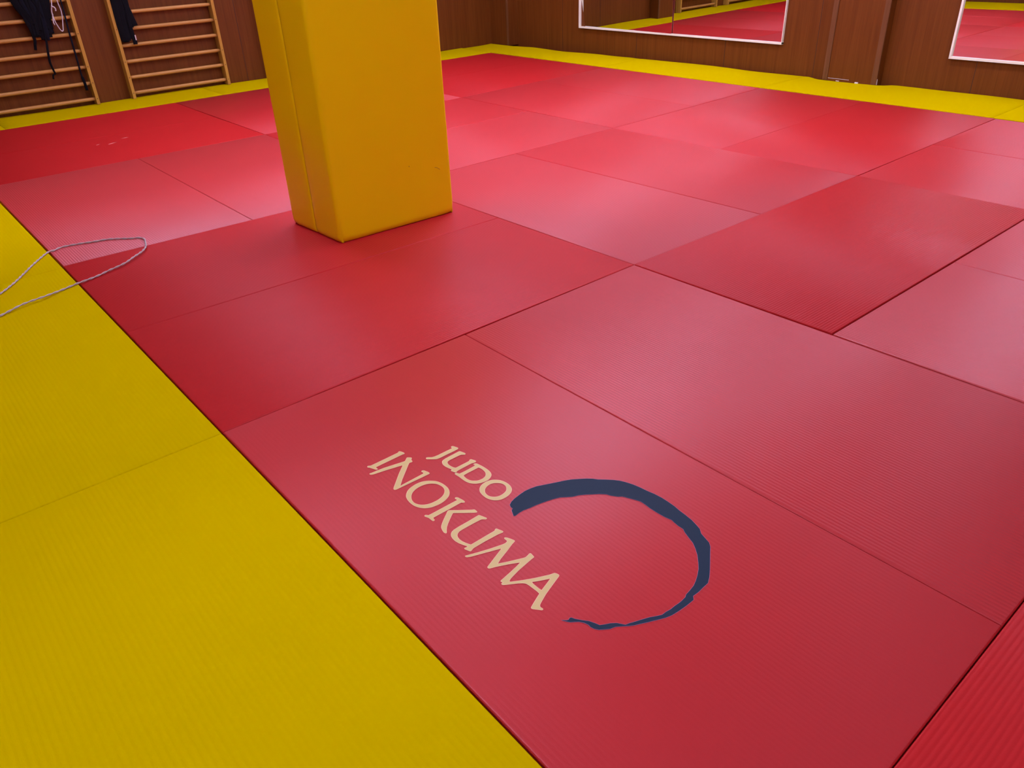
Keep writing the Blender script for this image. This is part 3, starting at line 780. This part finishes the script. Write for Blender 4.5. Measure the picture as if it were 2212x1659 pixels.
belt(1.015, [(1.01, 1.05), (1.02, .85), (1.045, .72), (1.050, .64), (1.040, .60), (1.030, .555)], 1.0, BELT_BLACK,
     'dark belt whose short tail dangles just below the left side of the clump', 'single dark belts', width=.026, yoff=-.002, twist=.6)
belt(1.15, [(1.15, 1.05), (1.16, .85), (1.150, .70), (1.138, .60), (1.122, .50), (1.116, .43), (1.125, .36), (1.128, .335), (1.108, .325), (1.100, .29)], 1.0, BELT_BLACK,
     'dark belt with the longest tail, ending in a knot near the fourth rung', 'single dark belts', width=.020, thick=.009, yoff=.006, twist=1.2)
# thin strap running down beside the upright, behind the rungs
pts = []
zr = RUNG0+RSTEP*8
pts = [(1.372, YB0+.062, 1.02), (1.372, YB0+.062, 1.10), (1.372, YB0+.062, zr-.02), (1.372, YB0+.045, zr+.022), (1.372, YB0+.012, zr-.005), (1.372, YB0+.012, 1.10),
       (1.372, YB0+.012, .95), (1.368, YB0+.014, .80), (1.362, YB0+.014, .66), (1.360, YB0+.016, .52), (1.358, YB0+.014, .40), (1.356, YB0+.014, .30), (1.362, YB0+.008, .22), (1.364, YB0+.008, .15)]
V, F = ribbon(pts, [.016]*7+[.016]*4+[.018, .030, .032], .006, .9)
tag(mesh_obj('judo_belt', V, F, BELT_NAVY, None, True), 'thin dark strap hanging straight down beside the first upright', 'belt', 'single dark belts')
# white belt loop
zr = RUNG0+RSTEP*7
wb = [(1.283, YB0+.066, .98), (1.283, YB0+.066, zr-.01), (1.284, YB0+.040, zr+.022), (1.285, YB0-.004, zr+.0), (1.288, YB0-.012, .955), (1.262, YB0-.016, .86), (1.262, YB0-.018, .79), (1.275, YB0-.018, .735), (1.292, YB0-.018, .695),
      (1.308, YB0-.018, .695), (1.318, YB0-.018, .73), (1.334, YB0-.018, .80), (1.342, YB0-.016, .86), (1.336, YB0-.012, .93), (1.334, YB0-.006, 1.03), (1.334, YB0+.0, zr), (1.334, YB0+.040, zr+.022), (1.334, YB0+.066, zr-.01), (1.334, YB0+.066, 1.0)]
mb = MB()
mb.tube(catmull(wb, 5), .0075, 8, flat=.6)
wbo = mb.build('judo_belt', BELT_WHITE, None, True)
tag(wbo, 'white belt hanging in a narrow loop beside the dark clump', 'belt', 'single belts')
mb = MB()
mb.tube(catmull([(1.270, YB0-.022, .905), (1.290, YB0-.024, .895), (1.298, YB0-.026, .878), (1.294, YB0-.026, .862)], 4), .008, 8, flat=.7)
mb.build('knot', BELT_WHITE, wbo, True)
mb = MB()
mb.tube(catmull([(1.262, YB0-.020, .84), (1.252, YB0-.024, .80), (1.247, YB0-.024, .768), (1.252, YB0-.024, .748)], 4), .007, 8, flat=.7)
mb.build('belt_end', BELT_WHITE, wbo, True)

GB = 'black belts in the tight bundle'
LB = 'black judo belt in the tight bundle at the left end of the second wall bars'
bund = [
 (1.828, [(1.828, 1.0), (1.820, .80), (1.822, .62), (1.832, .54)]),
 (1.850, [(1.850, 1.0), (1.842, .80), (1.845, .62), (1.850, .535)]),
 (1.880, [(1.880, 1.0), (1.870, .80), (1.868, .62), (1.868, .545)]),
 (1.905, [(1.905, 1.0), (1.900, .80), (1.885, .64), (1.885, .560)]),
 (1.935, [(1.935, 1.0), (1.935, .85), (1.930, .74), (1.925, .66)]),
 (1.890, [(1.910, 1.0), (1.935, .84), (1.955, .74), (1.968, .672)]),
]
for i, (xt, tl) in enumerate(bund):
    belt(xt, tl, .78, BELT_BLACK, LB, GB, width=.050, yoff=.005*(i % 3), sway=i*.9, twist=.25)
lb = belt(1.915, [(1.925, 1.0), (1.925, .85), (1.915, .72), (1.918, .60), (1.925, .545), (1.925, .508)], .9, BELT_BLACK,
          'black belt with a small white bar on its end, at the right of the bundle', 'single belts', width=.040, yoff=.018, twist=.1)
MB().box((1.934, YB0-.0155, .545), (1.944, YB0-.0120, .592)).build('white_bar', BELT_WHITE, lb)

# ================================================================ mirrors
def mirror_unit(y0, y1, z0, z1, label, panes):
    """white framed mirror; panes = [(ya, yb, rotation, tilt)]"""
    yc = (y0+y1)/2
    t = empty('wall_mirror', (XW(yc), yc, z0), label, 'mirror', 'white framed wall mirrors')
    fw, fd = .018, .031
    def bar(name, ya, yb, za, zb):
        v = []
        for y in (ya, yb):
            for x in (XW(y)-fd, XW(y)-.001):
                for z in (za, zb): v.append((x, y, z))
        f = [(0, 4, 5, 1), (2, 3, 7, 6), (0, 1, 3, 2), (4, 6, 7, 5), (1, 5, 7, 3), (0, 2, 6, 4)]
        MB().add(v, f).build(name, WHITE_FRAME, t)
    bar('frame_bottom', y0, y1, z0-.004, z0+fw-.004)
    bar('frame_top', y0, y1, z1-fw, z1)
    bar('frame_side', y0, y0+fw*.35, z0, z1)
    bar('frame_side', y1-fw*.9, y1, z0, z1)
    for (ya, yb, rot, tilt) in panes:
        xc = XW((ya+yb)/2)-.014
        n = Vector((-math.cos(rot)*math.cos(tilt), -math.sin(rot)*math.cos(tilt), -math.sin(tilt)))
        pv = Vector((xc, (ya+yb)/2, z0))
        v = []
        for s in (0, .005):
            for (y, z) in ((ya+.001, z0+.004), (yb-.001, z0+.004), (yb-.001, z1-.006), (ya+.001, z1-.006)):
                # point on the pane's own plane
                x = pv.x - (n.y*(y-pv.y) + n.z*(z-pv.z))/n.x
                v.append((x+s, y, z))
        f = [(0, 3, 2, 1), (4, 5, 6, 7), (0, 1, 5, 4), (1, 2, 6, 5), (2, 3, 7, 6), (3, 0, 4, 7)]
        MB().add(v, f).build('mirror_pane', MIRROR, t)
    return t
mirror_unit(2.345, 5.150, .275, 2.12, 'large white framed wall mirror between the room corner and the wooden pilaster',
            [(2.355, 3.712, .017, .0030), (3.716, 5.135, -.010, .0052)])
mirror_unit(-2.05, .745, .275, 2.12, 'white framed wall mirror at the right edge, right of the wooden pilaster',
            [(-2.04, -.655, .012, -.001), (-.651, .735, .010, -.001)])

# ================================================================ cord
cord = [(-0.95, 1.28), (-0.75, 1.40), (-0.56, 1.46), (-0.364, 1.553), (-0.26, 1.600), (-0.162, 1.629), (-0.08, 1.668), (-0.005, 1.701), (0.085, 1.738), (0.15, 1.762), (0.239, 1.805), (0.30, 1.855), (0.355, 1.905),
        (0.395, 1.965), (0.413, 2.024), (0.428, 2.08), (0.437, 2.118), (0.420, 2.155), (0.385, 2.185), (0.331, 2.232), (0.28, 2.262), (0.22, 2.285), (0.15, 2.305), (0.07, 2.318), (0.03, 2.300), (-0.006, 2.275),
        (-0.06, 2.205), (-0.12, 2.115), (-0.18, 2.015), (-0.237, 1.928), (-0.314, 1.832), (-0.42, 1.74), (-0.58, 1.66), (-0.80, 1.60), (-0.98, 1.58)]
C3 = []
for i, (x, y) in enumerate(cord):
    z = 0.0045+.0045 if x < 0.0 else 0.0050
    w = .0035*math.sin(i*2.3)
    if 3 <= i <= 30: z += .0
    if 8 <= i <= 15: z += .006*math.sin((i-8)/7*math.pi)
    if 3 <= i <= 6: z += .008*math.sin((i-3)/3*math.pi)
    C3.append((x+w*.6, y+w, z))
CC = catmull(C3, 12)
L0 = 0.0
strands = ([], [])
for i, p in enumerate(CC):
    d = (CC[min(i+1, len(CC)-1)]-CC[max(i-1, 0)]).normalized()
    if i: L0 += (CC[i]-CC[i-1]).length
    u = d.cross(Vector((0, 0, 1))).normalized()
    w = u.cross(d)
    a = L0*2*math.pi/0.075
    for s in (0, 1):
        aa = a + s*math.pi
        strands[s].append(p + u*math.cos(aa)*.0024 + w*math.sin(aa)*.0024 + Vector((0, 0, .0012)))
cord_o = MB().tube(strands[0], .0026, 8).tube(strands[1], .0026, 8).build('cord', ROPE, None, True)
tag(cord_o, 'thin grey twisted cord lying in a long loop over the yellow and red mats', 'cord')
